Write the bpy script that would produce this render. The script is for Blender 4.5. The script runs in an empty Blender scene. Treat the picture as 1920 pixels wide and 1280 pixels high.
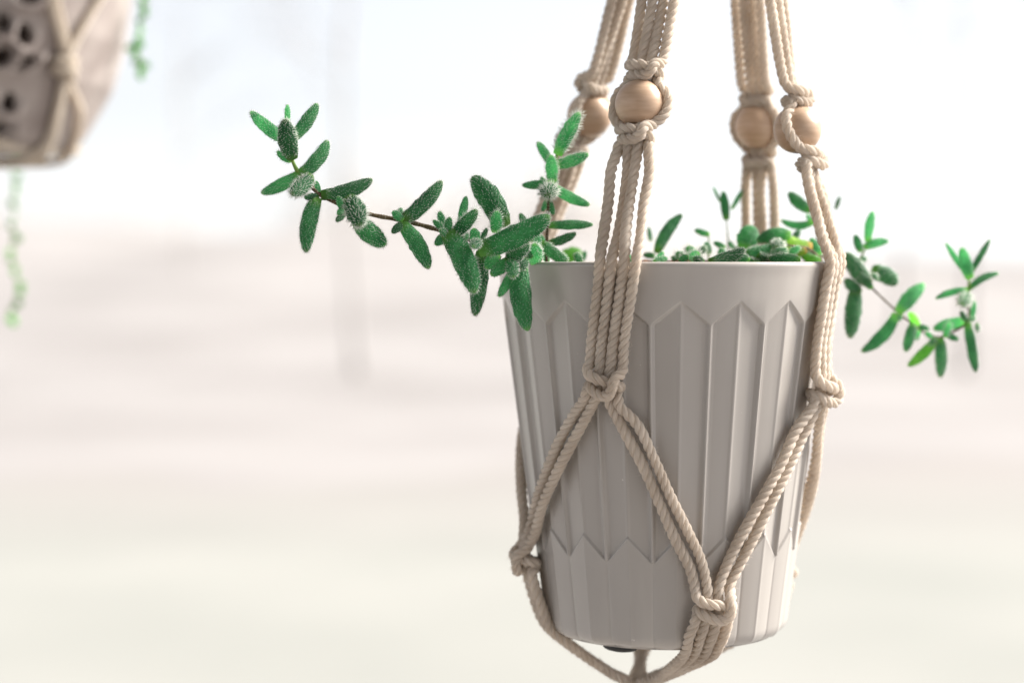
import bpy, math, random
import numpy as np
from mathutils import Vector

R = math.radians
rng = np.random.default_rng(11)
random.seed(11)
scn = bpy.context.scene
COL = scn.collection

# ------------------------------------------------------------------ camera
CAMZ = 1.55
F = 3563.0                       # focal length in pixels of the 1920 wide frame
PITCH = R(2.508)
cam_d = bpy.data.cameras.new("camera")
cam = bpy.data.objects.new("camera", cam_d)
COL.objects.link(cam)
cam.location = (0, 0, CAMZ)
cam.rotation_euler = (R(90) - PITCH, 0, 0)
cam_d.sensor_width = 36.0
cam_d.lens = F / 1920 * 36.0
cam_d.clip_start = 0.02
cam_d.clip_end = 2000
cam_d.dof.use_dof = True
cam_d.dof.focus_distance = 0.826
cam_d.dof.aperture_fstop = cam_d.lens / 1000 / 0.0165
cam_d.dof.aperture_blades = 0
scn.camera = cam

# ------------------------------------------------------------------ sky, sun, exposure
SUN_EL, SUN_AZ = R(38), R(74)    # azimuth measured from +Y towards +X: behind the pot, to the right
w = bpy.data.worlds.new("World")
scn.world = w
w.use_nodes = True
nt = w.node_tree
bg = nt.nodes["Background"]
sky = nt.nodes.new("ShaderNodeTexSky")
sky.sky_type = 'NISHITA'
sky.sun_disc = False
sky.sun_elevation = SUN_EL
sky.sun_rotation = SUN_AZ
sky.air_density = 1.0
sky.dust_density = 0.35
sky.ozone_density = 1.0
hs = nt.nodes.new("ShaderNodeHueSaturation")       # a thin white overcast: the blue is washed out
hs.inputs["Saturation"].default_value = 0.14
nt.links.new(sky.outputs[0], hs.inputs["Color"])
tint = nt.nodes.new("ShaderNodeMix")
tint.data_type = 'RGBA'
tint.blend_type = 'MULTIPLY'
tint.inputs[0].default_value = 1.0
tint.inputs[7].default_value = (.965, .975, 1.01, 1)
nt.links.new(hs.outputs[0], tint.inputs[6])
nt.links.new(tint.outputs[2], bg.inputs["Color"])
bg.inputs["Strength"].default_value = 0.072

sun_d = bpy.data.lights.new("sun", 'SUN')
sun_d.energy = 4.9
sun_d.angle = R(30)
sun_d.color = (1.0, 0.95, 0.88)
sun = bpy.data.objects.new("sun", sun_d)
COL.objects.link(sun)
sdir = Vector((math.sin(SUN_AZ) * math.cos(SUN_EL), math.cos(SUN_AZ) * math.cos(SUN_EL), math.sin(SUN_EL)))
sun.rotation_euler = sdir.to_track_quat('Z', 'Y').to_euler()

scn.view_settings.view_transform = 'Standard'
scn.view_settings.look = 'None'
scn.view_settings.gamma = 1.0
scn.view_settings.exposure = 1.3
scn.render.engine = 'CYCLES'
scn.cycles.use_denoising = True
scn.cycles.max_bounces = 10
scn.cycles.transmission_bounces = 8

# ------------------------------------------------------------------ helpers
FWD = np.array([0, math.cos(PITCH), -math.sin(PITCH)])
UP = np.array([0, math.sin(PITCH), math.cos(PITCH)])
RT = np.array([1.0, 0, 0])
CAMP = np.array([0, 0, CAMZ])


def at(px, py, d):
    """a point at depth d seen at pixel (px, py) of the 1920 x 1280 photograph"""
    return CAMP + d * (FWD + (px - 960) / F * RT + (640 - py) / F * UP)


def unit(v):
    v = np.asarray(v, float)
    return v / (np.linalg.norm(v) + 1e-12)


def mesh_from(name, verts, quads=None, tris=None, uv=None, smooth=True, quad_mat=None, tri_mat=None):
    verts = np.asarray(verts, np.float32)
    loops, starts, tot = [], [], 0
    nq = 0 if quads is None else len(quads)
    ntr = 0 if tris is None else len(tris)
    arr = []
    st = []
    if nq:
        arr.append(np.asarray(quads, np.int32).ravel())
        st.append(np.arange(nq) * 4)
    if ntr:
        arr.append(np.asarray(tris, np.int32).ravel())
        st.append(nq * 4 + np.arange(ntr) * 3)
    li = np.concatenate(arr)
    st = np.concatenate(st).astype(np.int32)
    me = bpy.data.meshes.new(name)
    me.vertices.add(len(verts))
    me.vertices.foreach_set("co", verts.ravel())
    me.loops.add(len(li))
    me.loops.foreach_set("vertex_index", li)
    me.polygons.add(nq + ntr)
    me.polygons.foreach_set("loop_start", st)
    if smooth:
        me.polygons.foreach_set("use_smooth", np.ones(nq + ntr, bool))
    if uv is not None:
        l = me.uv_layers.new(name="uv")
        l.data.foreach_set("uv", np.asarray(uv, np.float32)[li].ravel())
    me.update(calc_edges=True)
    me.validate()
    return me


def link(name, me, mat=None, parent=None, kind=None, label=None):
    o = bpy.data.objects.new(name, me)
    COL.objects.link(o)
    if mat is not None and me is not None:
        if len(me.materials) == 0:
            me.materials.append(mat)
    if parent is not None:
        o.parent = parent
        o.matrix_parent_inverse = parent.matrix_basis.inverted()
    if kind:
        o["kind"] = kind
    if label:
        o["label"] = label
    return o


def thing(name, label, cat, loc=(0, 0, 0), group=None):
    o = bpy.data.objects.new(name, None)
    COL.objects.link(o)
    o.empty_display_size = 0.02
    o.location = loc
    o["label"] = label
    o["category"] = cat
    if group:
        o["group"] = group
    return o


def catmull(P, per=14):
    P = np.asarray(P, float)
    P = np.vstack([2 * P[0] - P[1], P, 2 * P[-1] - P[-2]])
    out = []
    for i in range(1, len(P) - 2):
        p0, p1, p2, p3 = P[i - 1:i + 3]
        t0 = 0.0
        t1 = t0 + max(np.linalg.norm(p1 - p0), 1e-6) ** .5
        t2 = t1 + max(np.linalg.norm(p2 - p1), 1e-6) ** .5
        t3 = t2 + max(np.linalg.norm(p3 - p2), 1e-6) ** .5
        t = np.linspace(t1, t2, per, endpoint=False)[:, None]
        A1 = (t1 - t) / (t1 - t0) * p0 + (t - t0) / (t1 - t0) * p1
        A2 = (t2 - t) / (t2 - t1) * p1 + (t - t1) / (t2 - t1) * p2
        A3 = (t3 - t) / (t3 - t2) * p2 + (t - t2) / (t3 - t2) * p3
        B1 = (t2 - t) / (t2 - t0) * A1 + (t - t0) / (t2 - t0) * A2
        B2 = (t3 - t) / (t3 - t1) * A2 + (t - t1) / (t3 - t1) * A3
        out.append((t2 - t) / (t2 - t1) * B1 + (t - t1) / (t2 - t1) * B2)
    out.append(P[-2][None])
    return np.vstack(out)


def resample(C, step):
    d = np.r_[0, np.cumsum(np.linalg.norm(np.diff(C, axis=0), axis=1))]
    n = max(4, int(d[-1] / step))
    s = np.linspace(0, d[-1], n)
    return np.stack([np.interp(s, d, C[:, k]) for k in range(3)], 1), s


def frames(C):
    T = np.gradient(C, axis=0)
    T /= np.linalg.norm(T, axis=1)[:, None] + 1e-12
    N = np.zeros_like(C)
    a = np.array([0, 0, 1.0]) if abs(T[0][2]) < .8 else np.array([1.0, 0, 0])
    n = unit(a - T[0] * a.dot(T[0]))
    for i in range(len(C)):
        n = unit(n - T[i] * n.dot(T[i]))
        N[i] = n
    return T, N, np.cross(T, N)


def tube_arrays(C, rad, sides=7, T=None, N=None, B=None, s=None, cap=True):
    if T is None:
        T, N, B = frames(C)
    n = len(C)
    rad = np.broadcast_to(np.asarray(rad, float), (n,))
    a = np.linspace(0, 2 * math.pi, sides, endpoint=False)
    V = C[:, None] + rad[:, None, None] * (np.cos(a)[None, :, None] * N[:, None] + np.sin(a)[None, :, None] * B[:, None])
    if s is None:
        s = np.r_[0, np.cumsum(np.linalg.norm(np.diff(C, axis=0), axis=1))]
    uv = np.stack([np.broadcast_to((a / (2 * math.pi))[None], (n, sides)), np.broadcast_to(s[:, None], (n, sides))], -1)
    i = np.arange(n - 1)[:, None] * sides
    j = np.arange(sides)[None]
    k = (j + 1) % sides
    q = np.stack([i + j, i + k, i + sides + k, i + sides + j], -1).reshape(-1, 4)
    V, uv = V.reshape(-1, 3), uv.reshape(-1, 2)
    tr = np.zeros((0, 3), int)
    if cap:
        V = np.vstack([V, C[0], C[-1]])
        uv = np.vstack([uv, [0.5, s[0]], [0.5, s[-1]]])
        c0, c1 = n * sides, n * sides + 1
        j = np.arange(sides)
        k = (j + 1) % sides
        tr = np.vstack([np.stack([np.full(sides, c0), k, j], 1),
                        np.stack([np.full(sides, c1), (n - 1) * sides + j, (n - 1) * sides + k], 1)])
    return V, q, tr, uv


def join(parts):
    V, Q, T, U, o = [], [], [], [], 0
    for v, q, t, u in parts:
        V.append(v)
        if len(q):
            Q.append(q + o)
        if len(t):
            T.append(t + o)
        U.append(u)
        o += len(v)
    return (np.vstack(V), np.vstack(Q) if Q else None, np.vstack(T) if T else None, np.vstack(U))


def spikes(P, D, L, wd):
    """thin three sided bristles: P roots, D directions, L lengths, wd root widths"""
    n = len(P)
    D = D / (np.linalg.norm(D, axis=1)[:, None] + 1e-12)
    a = np.where(np.abs(D[:, 2:3]) < .8, np.array([[0, 0, 1.0]]), np.array([[1.0, 0, 0]]))
    n1 = np.cross(D, a)
    n1 /= np.linalg.norm(n1, axis=1)[:, None]
    n2 = np.cross(D, n1)
    V = np.zeros((n, 4, 3))
    for k in range(3):
        th = 2 * math.pi * k / 3
        V[:, k] = P + (math.cos(th) * n1 + math.sin(th) * n2) * (wd[:, None] * .5)
    V[:, 3] = P + D * L[:, None]
    b = np.arange(n)[:, None] * 4
    T = np.concatenate([b + np.array([[0, 1, 3]]), b + np.array([[1, 2, 3]]), b + np.array([[2, 0, 3]])])
    return V.reshape(-1, 3), T


# ------------------------------------------------------------------ materials
def mat(name):
    m = bpy.data.materials.new(name)
    m.use_nodes = True
    t = m.node_tree
    return m, t, t.nodes["Principled BSDF"], t.nodes["Material Output"]


def nd(t, typ, **kw):
    n = t.nodes.new(typ)
    for k, v in kw.items():
        if k in n.inputs:
            n.inputs[k].default_value = v
        else:
            setattr(n, k, v)
    return n


def ramp(t, fac, stops):
    r = t.nodes.new("ShaderNodeValToRGB")
    e = r.color_ramp.elements
    while len(e) < len(stops):
        e.new(0.5)
    for k, (p, c) in enumerate(stops):
        e[k].position = p
        e[k].color = (*c, 1)
    t.links.new(fac, r.inputs[0])
    return r.outputs[0]


def noise_mat(name, c1, c2, scale, rough=.8, bump=0.0, detail=6, dist=.002, coord="Object", lo=.35, hi=.65, spec=.3):
    m, t, p, o = mat(name)
    tc = nd(t, "ShaderNodeTexCoord")
    n = nd(t, "ShaderNodeTexNoise", Scale=scale, Detail=detail)
    t.links.new(tc.outputs[coord], n.inputs["Vector"])
    t.links.new(ramp(t, n.outputs[0], [(lo, c1), (hi, c2)]), p.inputs["Base Color"])
    p.inputs["Roughness"].default_value = rough
    p.inputs["Specular IOR Level"].default_value = spec
    if bump:
        b = nd(t, "ShaderNodeBump", Strength=bump, Distance=dist)
        t.links.new(n.outputs[0], b.inputs["Height"])
        t.links.new(b.outputs[0], p.inputs["Normal"])
    return m


def make_cord_mat(name, c1, c2):
    m, t, p, o = mat(name)
    uv = nd(t, "ShaderNodeUVMap", uv_map="uv")
    mp = nd(t, "ShaderNodeMapping")
    mp.inputs["Scale"].default_value = (20, 170, 1)       # fibres run along each ply
    t.links.new(uv.outputs[0], mp.inputs[0])
    n = nd(t, "ShaderNodeTexNoise", Scale=1.0, Detail=4)
    t.links.new(mp.outputs[0], n.inputs["Vector"])
    tc = nd(t, "ShaderNodeTexCoord")
    n2 = nd(t, "ShaderNodeTexNoise", Scale=60, Detail=3)
    t.links.new(tc.outputs["Object"], n2.inputs["Vector"])
    mx = nd(t, "ShaderNodeMath", operation='ADD')
    t.links.new(n.outputs[0], mx.inputs[0])
    t.links.new(n2.outputs[0], mx.inputs[1])
    mh = nd(t, "ShaderNodeMath", operation='MULTIPLY')
    mh.inputs[1].default_value = .5
    t.links.new(mx.outputs[0], mh.inputs[0])
    t.links.new(ramp(t, mh.outputs[0], [(.36, c1), (.62, c2)]), p.inputs["Base Color"])
    p.inputs["Roughness"].default_value = .95
    p.inputs["Specular IOR Level"].default_value = .1
    p.inputs["Sheen Weight"].default_value = .35
    p.inputs["Sheen Roughness"].default_value = .5
    b = nd(t, "ShaderNodeBump", Strength=.55, Distance=.0005)
    t.links.new(n.outputs[0], b.inputs["Height"])
    t.links.new(b.outputs[0], p.inputs["Normal"])
    tr = nd(t, "ShaderNodeBsdfTranslucent")
    tr.inputs[0].default_value = (.92, .84, .745, 1)
    ms = nd(t, "ShaderNodeMixShader")
    ms.inputs[0].default_value = .44
    t.links.new(p.outputs[0], ms.inputs[1])
    t.links.new(tr.outputs[0], ms.inputs[2])
    t.links.new(ms.outputs[0], o.inputs[0])
    return m


def make_leaf_mat(name, dark, light, tip, tl=.38, scale=900, gain=2.6):
    m, t, p, o = mat(name)
    tc = nd(t, "ShaderNodeTexCoord")
    v = nd(t, "ShaderNodeTexVoronoi", Scale=scale)
    t.links.new(tc.outputs["Object"], v.inputs["Vector"])
    n = nd(t, "ShaderNodeTexNoise", Scale=140, Detail=3)
    t.links.new(tc.outputs["Object"], n.inputs["Vector"])
    base = ramp(t, n.outputs[0], [(.3, dark), (.72, light)])
    dots = ramp(t, v.outputs["Distance"], [(.0, (1, 1, 1)), (.42, (0, 0, 0))])
    mx = nd(t, "ShaderNodeMix", data_type='RGBA')
    sc = nd(t, "ShaderNodeMath", operation='MULTIPLY')
    sc.inputs[1].default_value = .5
    t.links.new(dots, sc.inputs[0])
    t.links.new(sc.outputs[0], mx.inputs[0])
    t.links.new(base, mx.inputs[6])
    mx.inputs[7].default_value = (light[0] * 2.2, light[1] * 1.7, light[2] * 2.2, 1)
    # the leaf base and the very tip are yellower
    uv = nd(t, "ShaderNodeUVMap", uv_map="uv")
    sx = nd(t, "ShaderNodeSeparateXYZ")
    t.links.new(uv.outputs[0], sx.inputs[0])
    tipf = ramp(t, sx.outputs[1], [(.0, (.75,) * 3), (.2, (0,) * 3), (.93, (0,) * 3), (1.0, (.5,) * 3)])
    m2 = nd(t, "ShaderNodeMix", data_type='RGBA')
    t.links.new(tipf, m2.inputs[0])
    t.links.new(mx.outputs[2], m2.inputs[6])
    m2.inputs[7].default_value = (*tip, 1)
    oi = nd(t, "ShaderNodeObjectInfo")
    hv = nd(t, "ShaderNodeHueSaturation")
    mr = nd(t, "ShaderNodeMapRange")
    mr.inputs[3].default_value, mr.inputs[4].default_value = .62, 1.3
    t.links.new(oi.outputs["Random"], mr.inputs[0])
    t.links.new(mr.outputs[0], hv.inputs["Value"])
    t.links.new(m2.outputs[2], hv.inputs["Color"])
    t.links.new(hv.outputs[0], p.inputs["Base Color"])
    p.inputs["Roughness"].default_value = .5
    p.inputs["Specular IOR Level"].default_value = .35
    b = nd(t, "ShaderNodeBump", Strength=1.0, Distance=.0009)
    inv = nd(t, "ShaderNodeMath", operation='SUBTRACT')
    inv.inputs[0].default_value = 1
    t.links.new(v.outputs["Distance"], inv.inputs[1])
    t.links.new(inv.outputs[0], b.inputs["Height"])
    t.links.new(b.outputs[0], p.inputs["Normal"])
    tr = nd(t, "ShaderNodeBsdfTranslucent")
    h2 = nd(t, "ShaderNodeHueSaturation", Value=gain, Saturation=.84)
    t.links.new(hv.outputs[0], h2.inputs["Color"])
    t.links.new(h2.outputs[0], tr.inputs[0])
    ms = nd(t, "ShaderNodeMixShader")
    ms.inputs[0].default_value = tl
    t.links.new(p.outputs[0], ms.inputs[1])
    t.links.new(tr.outputs[0], ms.inputs[2])
    t.links.new(ms.outputs[0], o.inputs[0])
    return m


def make_bristle_mat():
    m, t, p, o = mat("bristle")
    p.inputs["Base Color"].default_value = (.80, .84, .78, 1)
    p.inputs["Roughness"].default_value = .4
    tr = nd(t, "ShaderNodeBsdfTranslucent")
    tr.inputs[0].default_value = (.9, .93, .88, 1)
    ms = nd(t, "ShaderNodeMixShader")
    ms.inputs[0].default_value = .55
    t.links.new(p.outputs[0], ms.inputs[1])
    t.links.new(tr.outputs[0], ms.inputs[2])
    t.links.new(ms.outputs[0], o.inputs[0])
    return m


def make_pot_mat():
    m, t, p, o = mat("taupe_plastic")
    tc = nd(t, "ShaderNodeTexCoord")
    n = nd(t, "ShaderNodeTexNoise", Scale=14, Detail=5)
    t.links.new(tc.outputs["Object"], n.inputs["Vector"])
    base = ramp(t, n.outputs[0], [(.1, (.385, .358, .334)), (.9, (.43, .403, .378))])
    # a few dust specks and scuffs
    v = nd(t, "ShaderNodeTexNoise", Scale=330, Detail=2)
    t.links.new(tc.outputs["Object"], v.inputs["Vector"])
    sp = ramp(t, v.outputs[0], [(.775, (0,) * 3), (.80, (.8,) * 3)])
    mx = nd(t, "ShaderNodeMix", data_type='RGBA')
    t.links.new(sp, mx.inputs[0])
    t.links.new(base, mx.inputs[6])
    mx.inputs[7].default_value = (.72, .70, .66, 1)
    mp = nd(t, "ShaderNodeMapping")
    mp.inputs["Scale"].default_value = (55, 55, 5)
    t.links.new(tc.outputs["Object"], mp.inputs[0])
    ns = nd(t, "ShaderNodeTexNoise", Scale=1, Detail=6)
    t.links.new(mp.outputs[0], ns.inputs["Vector"])
    sk = ramp(t, ns.outputs[0], [(.52, (0,) * 3), (.75, (.22,) * 3)])
    m5 = nd(t, "ShaderNodeMix", data_type='RGBA')
    t.links.new(sk, m5.inputs[0])
    t.links.new(mx.outputs[2], m5.inputs[6])
    m5.inputs[7].default_value = (.58, .56, .52, 1)          # pale dried water runs
    t.links.new(m5.outputs[2], p.inputs["Base Color"])
    n3 = nd(t, "ShaderNodeTexNoise", Scale=40, Detail=4)
    t.links.new(tc.outputs["Object"], n3.inputs["Vector"])
    r3 = nd(t, "ShaderNodeMapRange")
    r3.inputs[3].default_value, r3.inputs[4].default_value = .13, .27
    t.links.new(n3.outputs[0], r3.inputs[0])
    t.links.new(r3.outputs[0], p.inputs["Roughness"])
    p.inputs["Specular IOR Level"].default_value = .5
    return m


def make_wood_mat():
    m, t, p, o = mat("bead_wood")
    tc = nd(t, "ShaderNodeTexCoord")
    mp = nd(t, "ShaderNodeMapping")
    mp.inputs["Scale"].default_value = (1, 1, 6)
    mp.inputs["Rotation"].default_value = (.5, .3, 0)
    t.links.new(tc.outputs["Object"], mp.inputs[0])
    n = nd(t, "ShaderNodeTexNoise", Scale=90, Detail=5)
    t.links.new(mp.outputs[0], n.inputs["Vector"])
    oi = nd(t, "ShaderNodeObjectInfo")
    hv = nd(t, "ShaderNodeHueSaturation")
    mr = nd(t, "ShaderNodeMapRange")
    mr.inputs[3].default_value, mr.inputs[4].default_value = .88, 1.2
    t.links.new(oi.outputs["Random"], mr.inputs[0])
    t.links.new(mr.outputs[0], hv.inputs["Value"])
    t.links.new(ramp(t, n.outputs[0], [(.3, (.45, .305, .205)), (.7, (.55, .39, .275))]), hv.inputs["Color"])
    t.links.new(hv.outputs[0], p.inputs["Base Color"])
    p.inputs["Roughness"].default_value = .36
    p.inputs["Specular IOR Level"].default_value = .45
    return m


M_CORD = make_cord_mat("cotton_cord", (.54, .46, .385), (.83, .755, .67))
M_POT = make_pot_mat()
M_WOOD = make_wood_mat()
M_BRIS = make_bristle_mat()
M_LEAF = make_leaf_mat("succulent_leaf", (.020, .125, .050), (.064, .265, .10), (.20, .36, .06), tl=.42)
M_SLIM = make_leaf_mat("slender_leaf", (.028, .13, .060), (.080, .26, .115), (.20, .36, .06), tl=.6, gain=3.3)
M_YLEAF = make_leaf_mat("yellow_leaf", (.13, .28, .035), (.24, .40, .05), (.42, .12, .03), tl=.5)
M_YGREEN = make_leaf_mat("yellow_green_leaf", (.09, .29, .05), (.17, .40, .06), (.26, .42, .07), tl=.55, gain=3.0)
M_STEM = noise_mat("stem_bark", (.075, .05, .03), (.17, .13, .075), 900, .8, .4, dist=.0003)
M_GSTEM = noise_mat("green_stem", (.14, .26, .05), (.22, .34, .08), 300, .6)
M_SOIL = noise_mat("potting_soil", (.035, .02, .012), (.19, .10, .06), 260, .95, .8, dist=.003)
M_DARK = noise_mat("dark_rubber", (.03, .03, .03), (.05, .05, .048), 60, .55)

# ------------------------------------------------------------------ the setting
POT = np.array([at(1248, 484, .89)[0], .889, CAMZ - .0016])   # centre of the pot's rim
PX, PY, RIMZ = POT
POTH, RIMR, SLOPE = .1725, .0787, .130


def ground_sheet(name, pts_fn, material, z):
    V, Q, T, U = pts_fn(z)
    return link(name, mesh_from(name, V, Q, T, smooth=True), material, kind='structure')


M_FIELD = noise_mat("dry_field", (.268, .252, .246), (.335, .318, .313), .26, .95, detail=9)
M_LAWN = noise_mat("pale_lawn", (.272, .275, .256), (.318, .315, .295), .42, .95, detail=9)
_t = M_LAWN.node_tree                       # the turf thins out into the dry field at its far edge
_p = _t.nodes["Principled BSDF"]
_src = _p.inputs["Base Color"].links[0].from_socket
_tc = nd(_t, "ShaderNodeTexCoord")
_sx = nd(_t, "ShaderNodeSeparateXYZ")
_t.links.new(_tc.outputs["Object"], _sx.inputs[0])
_mr = nd(_t, "ShaderNodeMapRange")
_mr.inputs[1].default_value, _mr.inputs[2].default_value = 9.5, 13.8
_t.links.new(_sx.outputs[1], _mr.inputs[0])
_mx = nd(_t, "ShaderNodeMix", data_type='RGBA')
_t.links.new(_mr.outputs[0], _mx.inputs[0])
_t.links.new(_src, _mx.inputs[6])
_mx.inputs[7].default_value = (.285, .266, .256, 1)
_t.links.new(_mx.outputs[2], _p.inputs["Base Color"])


def grid_sheet(x0, x1, y0, y1, nx, ny, z, wob=0.0, bump=0.0):
    xs, ys = np.linspace(x0, x1, nx), np.linspace(y0, y1, ny)
    X, Y = np.meshgrid(xs, ys)
    Z = np.full_like(X, z)
    if bump:
        Z += bump * (np.sin(X * .9 + 1.3 * np.sin(Y * .5)) + np.sin(Y * 1.1 + X * .35))
    if wob:
        edge = (np.sin(X * .7) + .6 * np.sin(X * 1.9 + 1) + .4 * np.sin(X * 4.1)) * wob
        Y = Y + edge * ((Y - y0) / (y1 - y0)) ** 3
    V = np.stack([X, Y, Z], -1).reshape(-1, 3)
    i = np.arange(ny - 1)[:, None] * nx
    j = np.arange(nx - 1)[None]
    q = np.stack([i + j, i + j + 1, i + nx + j + 1, i + nx + j], -1).reshape(-1, 4)
    return V, q


xs = np.r_[-600, -300, -150, np.linspace(-80, 80, 81), 150, 300, 600]
ys = np.r_[-60, -20, np.linspace(0, 100, 81), 150, 300, 600, 900]
X, Y = np.meshgrid(xs, ys)
rise = np.clip((Y - 17) / 43, 0, 1)
rise = rise * rise * (3 - 2 * rise)
Z = rise * (2.55 - 1.35 * np.clip((X + 4) / 14, 0, 1)) + rise * (.22 * np.sin(X * .31 + 1) + .12 * np.sin(X * .83))
i, j = np.meshgrid(np.arange(len(ys) - 1), np.arange(len(xs) - 1), indexing='ij')
n_ = len(xs)
q = np.stack([i * n_ + j, i * n_ + j + 1, (i + 1) * n_ + j + 1, (i + 1) * n_ + j], -1).reshape(-1, 4)
link("field", mesh_from("field", np.stack([X, Y, Z], -1).reshape(-1, 3), q), M_FIELD, kind='structure')
V, q = grid_sheet(-40, 40, 2.2, 13.6, 161, 35, .03, wob=.8, bump=.006)
link("lawn", mesh_from("lawn", V, q), M_LAWN, kind='structure')

# unseen ceiling, back wall and floor, added to keep the pot's front face dim
M_SHADE_SLAB = noise_mat("shade_slab_paint", (.20, .185, .17), (.24, .225, .205), 3, .7)


def slab(name, x0, x1, y0, y1, z0, z1):
    V = [(x, y, z) for z in (z0, z1) for y in (y0, y1) for x in (x0, x1)]
    q = [(0, 2, 3, 1), (4, 5, 7, 6), (0, 1, 5, 4), (2, 6, 7, 3), (0, 4, 6, 2), (1, 3, 7, 5)]
    return link(name, mesh_from(name, np.array(V), np.array(q), smooth=False), M_SHADE_SLAB, kind='structure')


slab("shade_ceiling", -1.5, 0.75, -2.4, 1.45, 2.62, 2.74)
slab("shade_wall", -1.5, 0.75, -2.6, -2.4, 0.0, 2.74)
slab("shade_floor", -1.5, 0.75, -2.4, 1.3, .02, .12)

# ------------------------------------------------------------------ bare trees
M_BARK = noise_mat("pale_bark", (.40, .375, .36), (.50, .475, .46), 5, .95, .4, dist=.02)


def thicket(x0, x1, y, n, seed):
    """a leafless thicket along the far edge of the field, reading as one mass: a great many thin crossing twigs"""
    r = np.random.default_rng(seed)
    clump = r.uniform(x0, x1, 26)
    x = clump[r.integers(0, 26, n)] + r.normal(0, 1.5, n)
    P = np.stack([x, r.uniform(y - 3, y + 8, n), np.full(n, .6)], 1)
    D = np.stack([r.normal(0, .35, n), r.normal(0, .2, n), np.ones(n)], 1)
    hh = (2.2 + 1.6 * np.sin(x * .31 + 2) + 1.0 * np.sin(x * .9)).clip(.8) * r.uniform(.5, 1.5, n) + .8
    V, T = spikes(P, D, hh, r.uniform(.03, .10, n))
    o = link("thicket", mesh_from("thicket", V, None, T, smooth=False), M_BARK, kind='stuff',
             label="pale leafless thicket blurred along the far edge of the field")
    o["category"] = "thicket"


thicket(-30, 7, 62, 3200, 4)


def bare_tree(x, y, h, tr, label, seed, lean=0.0):
    r = np.random.default_rng(seed)
    root = thing("bare_tree", label, "tree", (x, y, 0), "bare trees beyond the lawn")
    n = 14
    t = np.linspace(0, 1, n)
    C = np.stack([x + lean * t * h + .12 * np.sin(t * 5 + seed), y + .1 * np.cos(t * 4), t * h], 1)
    rad = tr * (1 - .8 * t) * (1 + .5 * np.exp(-t * 18))
    v, q, tri, uv = tube_arrays(C, rad, 10)
    link("trunk", mesh_from("trunk", v, q, tri, uv), M_BARK, root)
    parts = []

    def branch(p, d, L, rd, lev):
        m = 7
        pts = [p]
        dd = d.copy()
        for k in range(m):
            dd = unit(dd + r.normal(0, .14, 3) + np.array([0, 0, .05]))
            pts.append(pts[-1] + dd * L / m)
        C = np.array(pts)
        parts.append(tube_arrays(C, rd * (1 - .8 * np.linspace(0, 1, m + 1)), 5, cap=False))
        if lev < 3:
            for _ in range(4 if lev < 2 else 3):
                k = r.integers(2, m)
                nd_ = unit(dd + r.normal(0, .65, 3))
                branch(C[k], nd_, L * r.uniform(.42, .65), rd * .5, lev + 1)
    for k in range(9):
        u = r.uniform(.36, .97)
        p = np.array([np.interp(u, t, C[:, i]) for i in range(3)])
        a = r.uniform(0, 2 * math.pi)
        d = unit([math.cos(a), math.sin(a), r.uniform(.35, .9)])
        branch(p, d, h * r.uniform(.28, .42) * (1.15 - u * .5), tr * .38, 1)
    v, q, tri, uv = join(parts)
    link("crown", mesh_from("crown", v, q, tri, uv), M_BARK, root)
    return root


def gx(px, d):
    return (px - 960) / F * d


bare_tree(gx(664, 23), 23.0, 9.0, .042, "bare tree with a slim pale trunk left of the hanging pot", 3)
bare_tree(gx(330, 38), 38, 9.0, .04, "bare tree below the blurred hanging pot at the left", 8, .05)
bare_tree(gx(1690, 30), 30, 9.5, .05, "bare tree standing right of the hanging pot behind the trailing stem", 12)
bare_tree(gx(1890, 22), 24, 8.0, .045, "rightmost bare tree at the edge of the photo", 19, -.03)

# ------------------------------------------------------------------ the fluted pot
pot = thing("flower_pot", "taupe plastic flower pot with fluted picket relief hanging in the macrame holder", "flower pot",
            (PX, PY, RIMZ - POTH))


def pot_r(z):
    """outer radius at height z (world)"""
    return RIMR - SLOPE * np.clip(RIMZ - z, 0, POTH)


def sm(e0, e1, x):
    t = np.clip((x - e0) / (e1 - e0), 0, 1)
    return t * t * (3 - 2 * t)


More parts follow.
